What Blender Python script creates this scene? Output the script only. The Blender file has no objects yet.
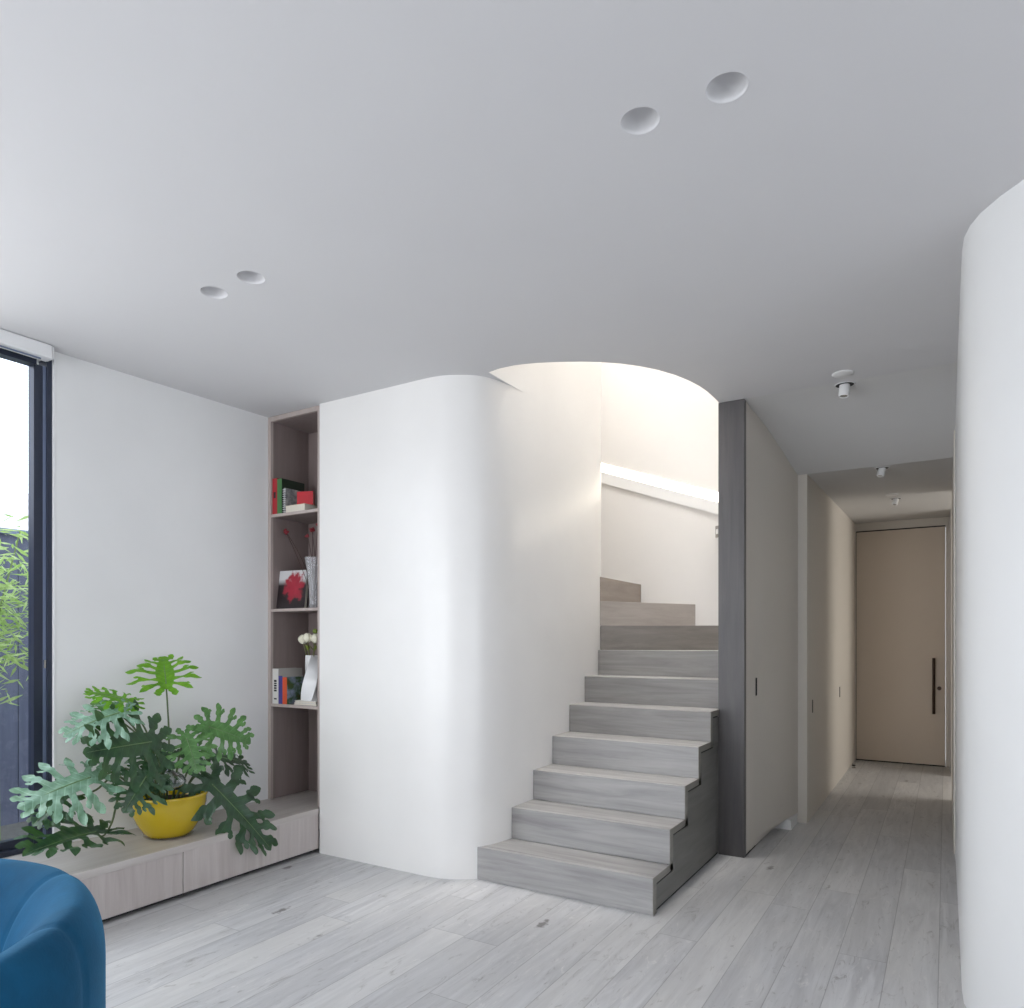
import bpy, bmesh, math, random
from mathutils import Vector, Matrix
rnd = random.Random(7)
PI = math.pi
COL = bpy.context.scene.collection
scn = bpy.context.scene

# ------------------------------------------------------------------ measured geometry
CAM_H = 1.30
YAW = math.atan(434 / 713.)
CEIL = 2.74
RISE = 0.1755
FACE_Y = 3.105          # face of the plaster wall beside the bookcase

# ------------------------------------------------------------------ helpers
def link(o, parent=None):
    COL.objects.link(o)
    if parent is not None:
        o.parent = parent
    return o

def thing(name, label, cat, loc=(0, 0, 0), rot=(0, 0, 0), group=None):
    o = bpy.data.objects.new(name, None)
    o.empty_display_size = 0.05
    COL.objects.link(o)
    o.location = loc; o.rotation_euler = rot
    o['label'] = label; o['category'] = cat
    if group: o['group'] = group
    return o

def tag(o, label, cat, group=None):
    o['label'] = label; o['category'] = cat
    if group: o['group'] = group
    return o

class MB:
    """collects shapes into ONE mesh"""
    def __init__(s):
        s.v = []; s.f = []; s.mi = []; s.m = 0
    def add(s, vs, fs):
        n = len(s.v)
        s.v += [tuple(p) for p in vs]
        for f in fs:
            s.f.append([i + n for i in f]); s.mi.append(s.m)
        return s
    def box(s, x0, x1, y0, y1, z0, z1):
        vs = [(x, y, z) for z in (z0, z1) for y in (y0, y1) for x in (x0, x1)]
        return s.add(vs, [(0, 2, 3, 1), (4, 5, 7, 6), (0, 1, 5, 4), (2, 6, 7, 3), (0, 4, 6, 2), (1, 3, 7, 5)])
    def prism(s, pts, z0, z1, caps=True, closed=True):
        n = len(pts)
        z0f = z0 if callable(z0) else (lambda i: z0)
        z1f = z1 if callable(z1) else (lambda i: z1)
        vs = [(p[0], p[1], z0f(i)) for i, p in enumerate(pts)] + [(p[0], p[1], z1f(i)) for i, p in enumerate(pts)]
        fs = []
        for i in range(n if closed else n - 1):
            j = (i + 1) % n
            fs.append((i, j, n + j, n + i))
        if caps:
            fs.append(tuple(range(n))[::-1]); fs.append(tuple(range(n, 2 * n)))
        return s.add(vs, fs)
    def prism_x(s, pts, x0, x1):
        """polygon given in (y,z), extruded along x"""
        n = len(pts)
        vs = [(x0, p[0], p[1]) for p in pts] + [(x1, p[0], p[1]) for p in pts]
        fs = [(i, (i + 1) % n, n + (i + 1) % n, n + i) for i in range(n)]
        fs += [tuple(range(n))[::-1], tuple(range(n, 2 * n))]
        return s.add(vs, fs)
    def tube(s, path, r, seg=8, cap=True):
        path = [Vector(p) for p in path]
        n = len(path)
        rr = r if isinstance(r, (list, tuple)) else [r] * n
        vs = []; fs = []
        up = None
        for i, p in enumerate(path):
            d = (path[min(i + 1, n - 1)] - path[max(i - 1, 0)]).normalized()
            if up is None:
                up = Vector((0, 0, 1)) if abs(d.z) < .9 else Vector((1, 0, 0))
            a = d.cross(up).normalized(); up = a.cross(d).normalized()
            for k in range(seg):
                t = 2 * PI * k / seg
                vs.append(p + (a * math.cos(t) + up * math.sin(t)) * rr[i])
        for i in range(n - 1):
            for k in range(seg):
                k2 = (k + 1) % seg
                fs.append((i * seg + k, i * seg + k2, (i + 1) * seg + k2, (i + 1) * seg + k))
        if cap:
            fs.append(tuple(range(seg))[::-1]); fs.append(tuple(range((n - 1) * seg, n * seg)))
        return s.add(vs, fs)
    def lathe(s, prof, seg=40, c=(0, 0, 0)):
        vs = []; fs = []; n = len(prof)
        for (r, z) in prof:
            for k in range(seg):
                t = 2 * PI * k / seg
                vs.append((c[0] + r * math.cos(t), c[1] + r * math.sin(t), c[2] + z))
        for i in range(n - 1):
            for k in range(seg):
                k2 = (k + 1) % seg
                fs.append((i * seg + k, i * seg + k2, (i + 1) * seg + k2, (i + 1) * seg + k))
        return s.add(vs, fs)
    def build(s, name, mat, parent=None, smooth=False, bevel=0, label=None, angle=40, loc=None, rot=None, segs=2):
        me = bpy.data.meshes.new(name)
        me.from_pydata(s.v, [], s.f)
        mats = mat if isinstance(mat, (list, tuple)) else [mat]
        for m in mats: me.materials.append(m)
        for p, k in zip(me.polygons, s.mi): p.material_index = k
        bm = bmesh.new(); bm.from_mesh(me)
        bmesh.ops.remove_doubles(bm, verts=bm.verts, dist=1e-5)
        bmesh.ops.recalc_face_normals(bm, faces=bm.faces)
        if smooth:
            a = math.radians(angle)
            for f in bm.faces: f.smooth = True
            for e in bm.edges:
                if len(e.link_faces) == 2 and e.calc_face_angle(0) > a: e.smooth = False
        bm.to_mesh(me); bm.free()
        o = bpy.data.objects.new(name, me)
        link(o, parent)
        if loc: o.location = loc
        if rot: o.rotation_euler = rot
        if bevel:
            md = o.modifiers.new('bevel', 'BEVEL'); md.width = bevel; md.segments = segs
            md.limit_method = 'ANGLE'; md.angle_limit = math.radians(35)
        if label: o['label'] = label
        return o

def struct(name, mb, mat, **k):
    o = mb.build(name, mat, **k); o['kind'] = 'structure'; return o

# ------------------------------------------------------------------ materials
def sRGB(r, g, b):
    f = lambda c: (c / 255.) / 12.92 if c / 255. <= .04045 else ((c / 255. + .055) / 1.055) ** 2.4
    return (f(r), f(g), f(b), 1)

class NT:
    def __init__(s, name):
        s.m = bpy.data.materials.new(name); s.m.use_nodes = True
        s.t = s.m.node_tree; s.t.nodes.clear()
        s.out = s.n('ShaderNodeOutputMaterial')
    def n(s, typ, **k):
        nd = s.t.nodes.new(typ)
        for a, b in k.items(): setattr(nd, a, b)
        return nd
    def l(s, a, b): s.t.links.new(a, b)
    def math(s, op, a, b=None, c=None):
        nd = s.n('ShaderNodeMath', operation=op)
        for i, v in enumerate((a, b, c)):
            if v is None: continue
            if isinstance(v, (int, float)): nd.inputs[i].default_value = v
            else: s.l(v, nd.inputs[i])
        return nd.outputs[0]
    def mix(s, fac, a, b, blend='MIX'):
        nd = s.n('ShaderNodeMix', data_type='RGBA', blend_type=blend)
        for sock, v in ((nd.inputs['Factor'], fac), (nd.inputs[6], a), (nd.inputs[7], b)):
            if isinstance(v, (int, float)): sock.default_value = v
            elif isinstance(v, tuple): sock.default_value = v
            else: s.l(v, sock)
        return nd.outputs[2]
    def ramp(s, fac, stops):
        nd = s.n('ShaderNodeValToRGB')
        e = nd.color_ramp.elements
        while len(e) < len(stops): e.new(.5)
        for i, (p, c) in enumerate(stops):
            e[i].position = p; e[i].color = c if isinstance(c, tuple) else (c, c, c, 1)
        s.l(fac, nd.inputs[0]); return nd.outputs[0]
    def noise(s, vec, scale, detail=3, rough=.5, dist=0):
        nd = s.n('ShaderNodeTexNoise')
        nd.inputs['Scale'].default_value = scale; nd.inputs['Detail'].default_value = detail
        nd.inputs['Roughness'].default_value = rough; nd.inputs['Distortion'].default_value = dist
        s.l(vec, nd.inputs['Vector']); return nd.outputs['Fac']
    def mapping(s, vec, scale=(1, 1, 1), loc=(0, 0, 0)):
        nd = s.n('ShaderNodeMapping'); nd.inputs['Scale'].default_value = scale
        nd.inputs['Location'].default_value = loc
        s.l(vec, nd.inputs['Vector']); return nd.outputs[0]
    def bsdf(s, color=None, rough=.5, **k):
        b = s.n('ShaderNodeBsdfPrincipled')
        if color is not None:
            if isinstance(color, tuple): b.inputs['Base Color'].default_value = color
            else: s.l(color, b.inputs['Base Color'])
        if isinstance(rough, (int, float)): b.inputs['Roughness'].default_value = rough
        else: s.l(rough, b.inputs['Roughness'])
        for a, v in k.items(): b.inputs[a.replace('_', ' ')].default_value = v
        s.l(b.outputs[0], s.out.inputs[0]); return b
    def bump(s, h, b, strength=.1, dist=.01):
        nd = s.n('ShaderNodeBump'); nd.inputs['Strength'].default_value = strength
        nd.inputs['Distance'].default_value = dist
        s.l(h, nd.inputs['Height']); s.l(nd.outputs[0], b.inputs['Normal'])

def geo_pos(t): return t.n('ShaderNodeNewGeometry').outputs['Position']
def obj_pos(t): return t.n('ShaderNodeTexCoord').outputs['Object']

def plaster(name, col, var=.03, rough=.5, spec=.5, bump=.02):
    t = NT(name); p = geo_pos(t)
    n = t.noise(p, 1.6, 4, .55)
    c2 = tuple(max(0, c * (1 - var * 2)) for c in col[:3]) + (1,)
    c = t.mix(t.ramp(n, [(.35, 0.), (.65, 1.)]), c2, col)
    b = t.bsdf(c, rough); b.inputs['Specular IOR Level'].default_value = spec
    t.bump(t.noise(p, 9, 4), b, bump, .02)
    return t.m

def plain(name, col, rough=.5, metal=0., var=.06, scale=30, **k):
    t = NT(name); p = obj_pos(t)
    n = t.noise(p, scale, 3)
    c2 = tuple(max(0, c * (1 - var * 2)) for c in col[:3]) + (1,)
    b = t.bsdf(t.mix(n, c2, col), rough, **k); b.inputs['Metallic'].default_value = metal
    return t.m

def wood(name, cA, cB, axis='X', rough=.5, knots=True, fine=1., dark=None, spec=.5):
    """washed oak: long grain along `axis`, blotchy stain, small dark checks"""
    t = NT(name); p = geo_pos(t)
    sc = {'H': (1.1, 1.1, 9), 'X': (.7, 9, 9), 'Y': (9, .7, 9), 'Z': (9, 9, .7)}[axis]
    v = t.mapping(p, sc)
    g = t.noise(v, 2.2 * fine, 6, .62, .6)
    v2 = t.mapping(p, tuple(a * 4 if a > 1 else a for a in sc))
    g2 = t.noise(v2, 3.0 * fine, 4, .7)
    c = t.mix(t.ramp(g, [(.32, 0.), (.68, 1.)]), cA, cB)
    dk = dark or tuple(x * .62 for x in cA[:3]) + (1,)
    c = t.mix(t.ramp(g2, [(.60, 0.), (.78, .5)]), c, dk)
    lt = tuple(min(1, x * 1.25) for x in cB[:3]) + (1,)
    c = t.mix(t.ramp(g2, [(.22, .45), (.38, 0.)]), c, lt)
    oi = t.n('ShaderNodeObjectInfo')
    c = t.mix(t.ramp(oi.outputs['Random'], [(0., .16), (1., 0.)]), c, dk)
    c = t.mix(t.ramp(oi.outputs['Random'], [(.5, 0.), (1., .12)]), c, lt)
    b = t.bsdf(c, rough); b.inputs['Specular IOR Level'].default_value = spec
    t.bump(g2, b, .12, .004)
    return t.m

def floor_material():
    t = NT('washed_oak_boards'); p = geo_pos(t)
    sep = t.n('ShaderNodeSeparateXYZ'); t.l(p, sep.inputs[0])
    W = .178; L = 2.1
    xs = t.math('DIVIDE', t.math('ADD', sep.outputs[0], .737), W)
    row = t.math('FLOOR', xs); fx = t.math('FRACT', xs)
    wn = t.n('ShaderNodeTexWhiteNoise', noise_dimensions='1D'); t.l(row, wn.inputs['W'])
    ys = t.math('ADD', t.math('DIVIDE', sep.outputs[1], L), t.math('MULTIPLY', wn.outputs['Value'], 7.3))
    coln = t.math('FLOOR', ys); fy = t.math('FRACT', ys)
    idn = t.math('ADD', t.math('MULTIPLY', row, 13.37), t.math('MULTIPLY', coln, 3.91))
    w2 = t.n('ShaderNodeTexWhiteNoise', noise_dimensions='1D'); t.l(idn, w2.inputs['W'])
    pid = w2.outputs['Value']
    # per board offset of the grain
    off = t.n('ShaderNodeCombineXYZ'); t.l(t.math('MULTIPLY', pid, 40), off.inputs[0]); t.l(t.math('MULTIPLY', pid, 23), off.inputs[1])
    va = t.n('ShaderNodeVectorMath', operation='ADD'); t.l(p, va.inputs[0]); t.l(off.outputs[0], va.inputs[1])
    pv = va.outputs[0]
    g = t.noise(t.mapping(pv, (9, .8, 1)), 2.0, 6, .6, 1.2)
    g2 = t.noise(t.mapping(pv, (38, 1.6, 1)), 2.4, 4, .7, .4)
    blot = t.noise(t.mapping(pv, (2.2, 1.2, 1)), 1.5, 3, .5)
    A = sRGB(176, 176, 178); B = sRGB(212, 212, 213)
    c = t.mix(t.ramp(g, [(.3, 0.), (.7, 1.)]), A, B)
    c = t.mix(t.ramp(blot, [(.35, 0.), (.7, .45)]), c, sRGB(216, 214, 211))
    c = t.mix(t.ramp(g2, [(.60, 0.), (.74, .45)]), c, sRGB(128, 123, 118))
    g3 = t.noise(t.mapping(pv, (9, 2.4, 1)), 2.2, 7, .72, 1.8)
    c = t.mix(t.ramp(g3, [(.58, 0.), (.70, .7)]), c, sRGB(122, 117, 112))
    c = t.mix(t.ramp(g3, [(.28, .8), (.42, 0.)]), c, sRGB(228, 226, 223))
    c = t.mix(t.ramp(pid, [(0., .40), (.5, 0.)]), c, sRGB(160, 160, 161))
    c = t.mix(t.ramp(pid, [(.55, 0.), (1., .40)]), c, sRGB(210, 208, 204))
    # knots
    vo = t.n('ShaderNodeTexVoronoi', feature='F1'); t.l(t.mapping(pv, (4.2, 1.7, 1)), vo.inputs['Vector']); vo.inputs['Scale'].default_value = 1.0
    kd = t.math('ADD', vo.outputs['Distance'], t.math('MULTIPLY', t.noise(pv, 34, 4), .22))
    c = t.mix(t.ramp(kd, [(.15, .8), (.20, 0.)]), c, sRGB(96, 90, 87))
    # joints
    ex = t.math('MINIMUM', fx, t.math('SUBTRACT', 1.0, fx))
    ey = t.math('MULTIPLY', t.math('MINIMUM', fy, t.math('SUBTRACT', 1.0, fy)), L / W)
    e = t.math('MINIMUM', ex, ey)
    c = t.mix(t.ramp(e, [(.003, .5), (.013, 0.)]), c, sRGB(92, 90, 90))
    r = t.ramp(g, [(0., .36), (1., .5)])
    b = t.bsdf(c, r); b.inputs['Specular IOR Level'].default_value = .5
    h = t.math('ADD', t.math('MULTIPLY', t.ramp(e, [(0., 0.), (.02, 1.)]), 1.0), t.math('MULTIPLY', g2, .25))
    t.bump(h, b, .25, .002)
    return t.m

def velvet():
    t = NT('teal_blue_velvet'); p = obj_pos(t)
    n = t.noise(p, 5, 5, .6); n2 = t.noise(p, 160, 2)
    c = t.mix(t.ramp(n, [(.3, 0.), (.7, 1.)]), sRGB(13, 64, 94), sRGB(24, 90, 128))
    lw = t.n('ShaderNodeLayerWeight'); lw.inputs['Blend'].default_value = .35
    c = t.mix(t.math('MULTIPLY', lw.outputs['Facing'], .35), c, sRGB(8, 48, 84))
    b = t.bsdf(c, .85)
    b.inputs['Sheen Weight'].default_value = .35; b.inputs['Sheen Roughness'].default_value = .4
    b.inputs['Sheen Tint'].default_value = sRGB(110, 185, 225)
    b.inputs['Specular IOR Level'].default_value = .15
    t.bump(t.math('ADD', n2, t.math('MULTIPLY', n, 1.5)), b, .18, .003)
    return t.m

def glass(name, tint=(1, 1, 1, 1), rough=0., refl=.12):
    """thin clear glass: mostly transparent with fresnel reflection"""
    t = NT(name)
    tr = t.n('ShaderNodeBsdfTransparent'); tr.inputs[0].default_value = tint
    gl = t.n('ShaderNodeBsdfGlossy'); gl.inputs['Roughness'].default_value = rough
    fr = t.n('ShaderNodeLayerWeight'); fr.inputs['Blend'].default_value = refl
    mx = t.n('ShaderNodeMixShader'); t.l(fr.outputs['Facing'], mx.inputs[0]); t.l(tr.outputs[0], mx.inputs[1]); t.l(gl.outputs[0], mx.inputs[2])
    t.l(mx.outputs[0], t.out.inputs[0]); return t.m

def emit(name, col, s):
    t = NT(name); e = t.n('ShaderNodeEmission'); e.inputs[0].default_value = col; e.inputs[1].default_value = s
    t.l(e.outputs[0], t.out.inputs[0]); return t.m

def leaf_mat(name, cA, cB, rough=.3, trans=.35):
    t = NT(name); p = obj_pos(t)
    n = t.noise(p, 22, 3)
    # side veins radiating from the midrib
    sep = t.n('ShaderNodeSeparateXYZ'); t.l(p, sep.inputs[0])
    w = t.math('ABSOLUTE', t.math('SINE', t.math('MULTIPLY', t.math('SUBTRACT', sep.outputs[1], t.math('MULTIPLY', t.math('ABSOLUTE', sep.outputs[0]), .55)), 95)))
    c = t.mix(t.ramp(n, [(.3, 0.), (.7, 1.)]), cA, cB)
    c = t.mix(t.ramp(w, [(.0, .35), (.22, 0.)]), c, tuple(min(1, x * 1.9 + .02) for x in cB[:3]) + (1,))
    b = t.bsdf(c, rough); b.inputs['Specular IOR Level'].default_value = .7
    ts = t.n('ShaderNodeBsdfTranslucent'); t.l(t.mix(.5, c, sRGB(130, 190, 40)), ts.inputs[0])
    mx = t.n('ShaderNodeMixShader'); mx.inputs[0].default_value = trans
    t.l(b.outputs[0], mx.inputs[1]); t.l(ts.outputs[0], mx.inputs[2]); t.l(mx.outputs[0], t.out.inputs[0])
    t.bump(w, b, .25, .004)
    return t.m

M = {}
M['wall'] = plaster('polished_white_plaster', sRGB(233, 233, 232), .02, .42, .45)
M['stairwall'] = plaster('warm_white_plaster', sRGB(237, 235, 232), .02, .34, .6, .008)
M['outerwall'] = plaster('curved_outer_plaster', sRGB(228, 226, 224), .015, .5, .4, .008)
M['ceil'] = plaster('matt_ceiling_paint', sRGB(216, 215, 216), .008, .75, .3, .005)
M['ceilhall'] = plaster('hall_ceiling_paint', sRGB(214, 213, 212), .008, .75, .3, .005)
M['hallwall'] = plaster('satin_white_panel', sRGB(218, 212, 203), .01, .5, .4, .004)
M['floor'] = floor_material()
M['stairwood'] = wood('grey_stained_stair_oak', sRGB(146, 144, 143), sRGB(180, 178, 176), 'X', .5, dark=sRGB(108, 105, 104))
M['stairriser'] = wood('grey_stained_winder_oak', sRGB(138, 134, 131), sRGB(166, 162, 158), 'H', .5, dark=sRGB(116, 110, 106))
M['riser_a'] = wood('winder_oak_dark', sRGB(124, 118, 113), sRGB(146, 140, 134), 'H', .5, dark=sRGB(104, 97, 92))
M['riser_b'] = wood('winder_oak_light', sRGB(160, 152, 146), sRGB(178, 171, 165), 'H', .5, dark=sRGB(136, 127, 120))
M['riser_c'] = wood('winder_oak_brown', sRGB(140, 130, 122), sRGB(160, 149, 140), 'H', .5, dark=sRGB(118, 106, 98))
M['stair_shaded'] = wood('grey_stained_oak_shaded', sRGB(130, 127, 125), sRGB(160, 157, 154), 'X', .5, dark=sRGB(104, 100, 97))  # upper risers: light falloff up the flight put into the wood colour
M['stairside'] = wood('grey_side_panel_oak', sRGB(104, 103, 100), sRGB(122, 121, 117), 'Y', .5)
M['stairedge'] = wood('grey_edge_oak', sRGB(126, 123, 117), sRGB(142, 139, 132), 'Y', .5)
M['post'] = wood('dark_grey_stained_timber', sRGB(84, 82, 83), sRGB(101, 98, 98), 'Z', .45, dark=sRGB(74, 70, 70))
M['bench'] = wood('pale_mushroom_timber', sRGB(176, 166, 162), sRGB(196, 188, 184), 'Z', .45, dark=sRGB(160, 148, 144))
M['benchtop'] = wood('pale_mushroom_timber_top', sRGB(184, 176, 171), sRGB(202, 196, 191), 'Y', .4, dark=sRGB(168, 158, 153))
M['case'] = wood('taupe_cabinet_lining', sRGB(132, 118, 115), sRGB(144, 130, 126), 'Z', .5, dark=sRGB(120, 106, 104))
M['caseedge'] = wood('pale_taupe_edge', sRGB(178, 164, 158), sRGB(190, 178, 172), 'Z', .5)
M['black'] = plain('shadow_gap_black', sRGB(28, 27, 26), .7)
M['frame'] = plain('navy_black_aluminium', sRGB(52, 58, 74), .35, .3)
M['frame2'] = plain('slate_aluminium', sRGB(120, 132, 158), .35, .3)
M['white'] = plain('white_powder_coat', sRGB(235, 235, 235), .4, var=.01)
M['chrome'] = plain('brushed_steel', sRGB(190, 188, 184), .25, .9)
M['bronze'] = plain('dark_bronze', sRGB(62, 46, 36), .35, .7)
M['velvet'] = velvet()
M['glass'] = glass('clear_glass')
M['winglass'] = glass('window_glass', (.93, .95, .98, 1))
M['led'] = emit('warm_led', (1, .90, .74, 1), 7.5)
M['soil'] = plain('dark_potting_soil', sRGB(50, 36, 26), .95, var=.4, scale=60)
M['yellow'] = plain('glossy_yellow_glaze', sRGB(196, 168, 8), .22, var=.05, scale=12, Coat_Weight=.6, Coat_Roughness=.08)
M['doorp'] = plaster('warm_grey_door_paint', sRGB(218, 204, 188), .01, .45, .4, .004)

# ------------------------------------------------------------------ SETTING: floor, walls, ceiling
struct('floor', MB().box(-4.0, 4.3, -3.3, 9.0, -.12, 0), M['floor'])

# plan of the stair wall (runs along the front face, round the nose and down the flight)
nose = [(-3.264, 3.105), (-2.60, 3.105), (-2.50, 3.105), (-2.42, 3.107), (-2.352, 3.116), (-2.308, 3.130), (-2.266, 3.152),
        (-2.222, 3.178), (-2.183, 3.210), (-2.153, 3.255), (-2.130, 3.315), (-2.115, 3.385), (-2.107, 3.46), (-2.104, 3.60), (-2.103, 3.9),
        (-2.106, 4.2), (-2.113, 4.5), (-2.122, 4.70), (-2.130, 4.74), (-2.152, 4.772), (-2.19, 4.79), (-2.25, 4.80)]
def wallx(y):
    pts = nose[4:18]
    for a, b in zip(pts, pts[1:]):
        if a[1] <= y <= b[1]:
            k = (y - a[1]) / (b[1] - a[1]); return a[0] + k * (b[0] - a[0])
    return -2.13
wall_plan = nose + [(-3.272, 4.80)]
w = MB().prism(wall_plan, 0, CEIL + .004)
up = [(-3.272, 3.214), (-2.1035, 3.214)] + nose[13:] + [(-3.272, 4.80)]
w.prism(up, CEIL + .003, 6.7)
struct('wall_stair', w, M['stairwall'], smooth=True, angle=50)
# chunk of wall over / behind the bookcase niche
struct('wall_back', MB().box(-3.95, -3.272, 3.50, 4.80, 0, CEIL), M['wall'])

# ceiling slab with the curved stair void and four round recesses
void = [(-2.108, 3.9), (-2.106, 3.40), (-2.104, 3.212), (-2.02, 3.196), (-1.928, 3.199), (-1.82, 3.230), (-1.708, 3.284), (-1.615, 3.335),
        (-1.531, 3.392), (-1.446, 3.470), (-1.374, 3.556), (-1.31, 3.655), (-1.258, 3.770), (-1.219, 3.890), (-1.194, 4.007), (-1.182, 4.12), (-1.177, 4.24), (-1.175, 4.36)]
spots = [(-.725, 1.874), (-.488, 1.879), (-2.591, 1.882), (-2.358, 1.880)]
SPOT_R = .054
def ceiling():
    bm = bmesh.new()
    outer = [(-3.95, -3.3), (4.3, -3.3), (4.3, 4.36)] + void[::-1] + [(-2.3, 3.95), (-3.95, 3.95)]
    loops = [outer]
    for c in spots:
        loops.append([(c[0] + SPOT_R * math.cos(2 * PI * k / 36), c[1] + SPOT_R * math.sin(2 * PI * k / 36)) for k in range(36)])
    es = []
    for lp in loops:
        vs = [bm.verts.new((x, y, CEIL)) for x, y in lp]
        for i in range(len(vs)): es.append(bm.edges.new((vs[i], vs[(i + 1) % len(vs)])))
    bmesh.ops.triangle_fill(bm, edges=es, use_beauty=True, use_dissolve=False)
    r = bmesh.ops.extrude_face_region(bm, geom=list(bm.faces))
    for v in [g for g in r['geom'] if isinstance(g, bmesh.types.BMVert)]: v.co.z += .28
    bmesh.ops.recalc_face_normals(bm, faces=bm.faces)
    me = bpy.data.meshes.new('ceiling'); bm.to_mesh(me); bm.free()
    me.materials.append(M['ceil'])
    o = link(bpy.data.objects.new('ceiling', me)); o['kind'] = 'structure'
ceiling()
# sloped and lower hall ceiling
h = MB()
h.prism_x([(4.36, CEIL), (4.48, 2.733), (4.60, 2.716), (4.75, 2.682), (4.90, 2.640), (5.10, 2.575), (5.25, 2.522), (5.40, 2.475), (8.60, 2.56), (8.60, 3.02), (4.36, 3.02)], -1.18, .35)
struct('ceiling_hall', h, M['ceilhall'], smooth=True, angle=12)
# side room beyond the hall opening
struct('ceiling_side', MB().box(.35, 2.6, 4.9, 8.7, 2.56, 2.7), M['ceil'])

# inner face of the stair void above the ceiling
def offset(pts, d):
    out = []
    for i, p in enumerate(pts):
        a = pts[max(i - 1, 0)]; b = pts[min(i + 1, len(pts) - 1)]
        tx, ty = b[0] - a[0], b[1] - a[1]; l = math.hypot(tx, ty) or 1
        out.append((p[0] + ty / l * d, p[1] - tx / l * d))
    return out
vp = void[2:]
struct('wall_void', MB().prism(vp + offset(vp, .10)[::-1], CEIL + .28, 6.7), M['stairwall'], smooth=True)

# outer curved wall of the stair
def sup(t, a=.96, b=.885, n=3.4, c=(-2.14, 4.655)):
    ct, st = math.cos(t), math.sin(t)
    return (c[0] + a * abs(ct) ** (2 / n), c[1] + b * abs(st) ** (2 / n))
outer = [(-1.18, 4.361), (-1.18, 4.5)] + [sup(PI / 2 * k / 30) for k in range(31)] + [(-2.6, 5.54), (-3.1, 5.54)]
struct('wall_outer', MB().prism(outer + offset(outer, .09)[::-1], 0, 6.7), M['outerwall'], smooth=True, angle=60)
struct('wall_landing', MB().box(-3.2, -3.1, 4.80, 5.54, 0, 6.7), M['stairwall'])
struct('ceiling_stair', MB().box(-3.3, -1.0, 3.0, 5.75, 6.7, 6.8), M['stairwall'])

# hall, left side: first wall flares slightly towards the hall, then a thicker panel wall
def hall_wall():
    mb = MB(); ys = [4.375 + (5.4 - 4.375) * k / 8 for k in range(9)]
    front = []
    for z, fl in ((0, 0), (.07, 1), (CEIL, 1)):
        for y in ys:
            k = max(0, (y - 4.5) / (5.4 - 4.5))
            front.append((-1.03 + (.128 * k if fl else 0.01 * k), y, z if z < 1 else CEIL))
    n = 9
    fs = [(r * n + i, r * n + i + 1, (r + 1) * n + i + 1, (r + 1) * n + i) for r in range(2) for i in range(n - 1)]
    mb.add(front, fs)
    mb.box(-1.18, -1.045, 4.375, 8.6, 0.0, 2.6)
    return mb
struct('wall_hall', hall_wall(), M['hallwall'], smooth=True, angle=20)
struct('wall_hall_panel', MB().box(-.912, -.84, 5.40, 8.60, .0, 2.58), M['hallwall'])
struct('trim_1', MB().box(-1.028, -.905, 5.155, 5.40, 0, .069), M['white'])
struct('trim_2', MB().box(-1.0345, -1.0265, 4.376, 5.15, 0.0, .009), M['black'])
# end wall around the door
e = MB().box(-1.18, -.833, 8.53, 8.68, 0, 2.6).box(-.003, .35, 8.53, 8.68, 0, 2.6).box(-.834, 0, 8.53, 8.68, 2.476, 2.6)
struct('wall_end', e, M['hallwall'])
struct('trim_3', MB().box(.004, .038, 8.52, 8.53, 0, 2.55), M['hallwall'])

# right side: rounded nose of the big white wall, running into the hall
rn = [(.048, 5.10), (.050, 3.9), (.050, 3.30), (.0505, 3.12), (.055, 3.02), (.071, 2.945), (.100, 2.875), (.150, 2.80), (.209, 2.735), (.29, 2.68), (.40, 2.64), (.55, 2.61), (.8, 2.60), (4.2, 2.60)]
struct('wall_right', MB().prism(rn + [(4.2, 2.75), (.9, 2.75), (.22, 3.2), (.20, 5.10)], 0, CEIL), M['wall'], smooth=True, angle=50)
struct('wall_hall_right', MB().box(.040, .19, 5.101, 6.80, 0, 2.6).box(.040, .19, 7.95, 8.60, 0, 2.6), M['hallwall'])
struct('wall_side', MB().box(2.5, 2.6, 5.1, 8.68, 0, 2.6).box(.19, 2.6, 5.0, 5.1, 0, 2.6).box(.35, 2.6, 8.58, 8.68, 0, 2.6), M['wall'])

# left wall with the tall window
wl = MB().prism([(-3.95, 1.856), (-3.80, 1.856), (-3.749, 3.125), (-3.749, 3.50), (-3.95, 3.50)], 0, CEIL).box(-3.95, -3.80, -3.3, 1.856, 0, .272).box(-3.95, -3.80, -3.3, -2.6, .272, CEIL)
wl.box(-3.95, -3.80, -2.6, 1.856, 2.70, CEIL)
struct('wall_left', wl, M['wall'])
# room behind the camera: glazed rear wall and far right wall
struct('wall_rear', MB().box(-3.95, -3.2, -3.3, -3.15, 0, CEIL).box(-1.4, 4.3, -3.3, -3.15, 0, CEIL).box(-3.2, -1.4, -3.3, -3.15, 2.6, CEIL), M['wall'])
struct('wall_far_right', MB().box(4.2, 4.3, -3.15, -2.6, 0, CEIL).box(4.2, 4.3, 1.2, 2.6, 0, CEIL).box(4.2, 4.3, -2.6, 1.2, 2.6, CEIL), M['wall'])
wq = MB().box(4.22, 4.28, -2.6, 1.2, 0, .06).box(4.22, 4.28, -2.6, 1.2, 2.54, 2.6)
for y in (-2.6, -.72, 1.16): wq.box(4.22, 4.28, y, y + .04, .06, 2.54)
wq = struct('window_added', wq, M['frame'])  # unseen window, added to go with the fill lamp on the right
MB().box(4.245, 4.25, -2.56, 1.16, .06, 2.54).build('pane', M['winglass'], wq)
wr = MB()
for x in (-3.2, -2.32, -1.44): wr.box(x, x + .04, -3.27, -3.2, .06, 2.6)
wr.box(-3.2, -1.4, -3.27, -3.2, 0, .06).box(-3.2, -1.4, -3.27, -3.2, 2.54, 2.6)
wo = struct('window_2', wr, M['frame'])
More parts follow.
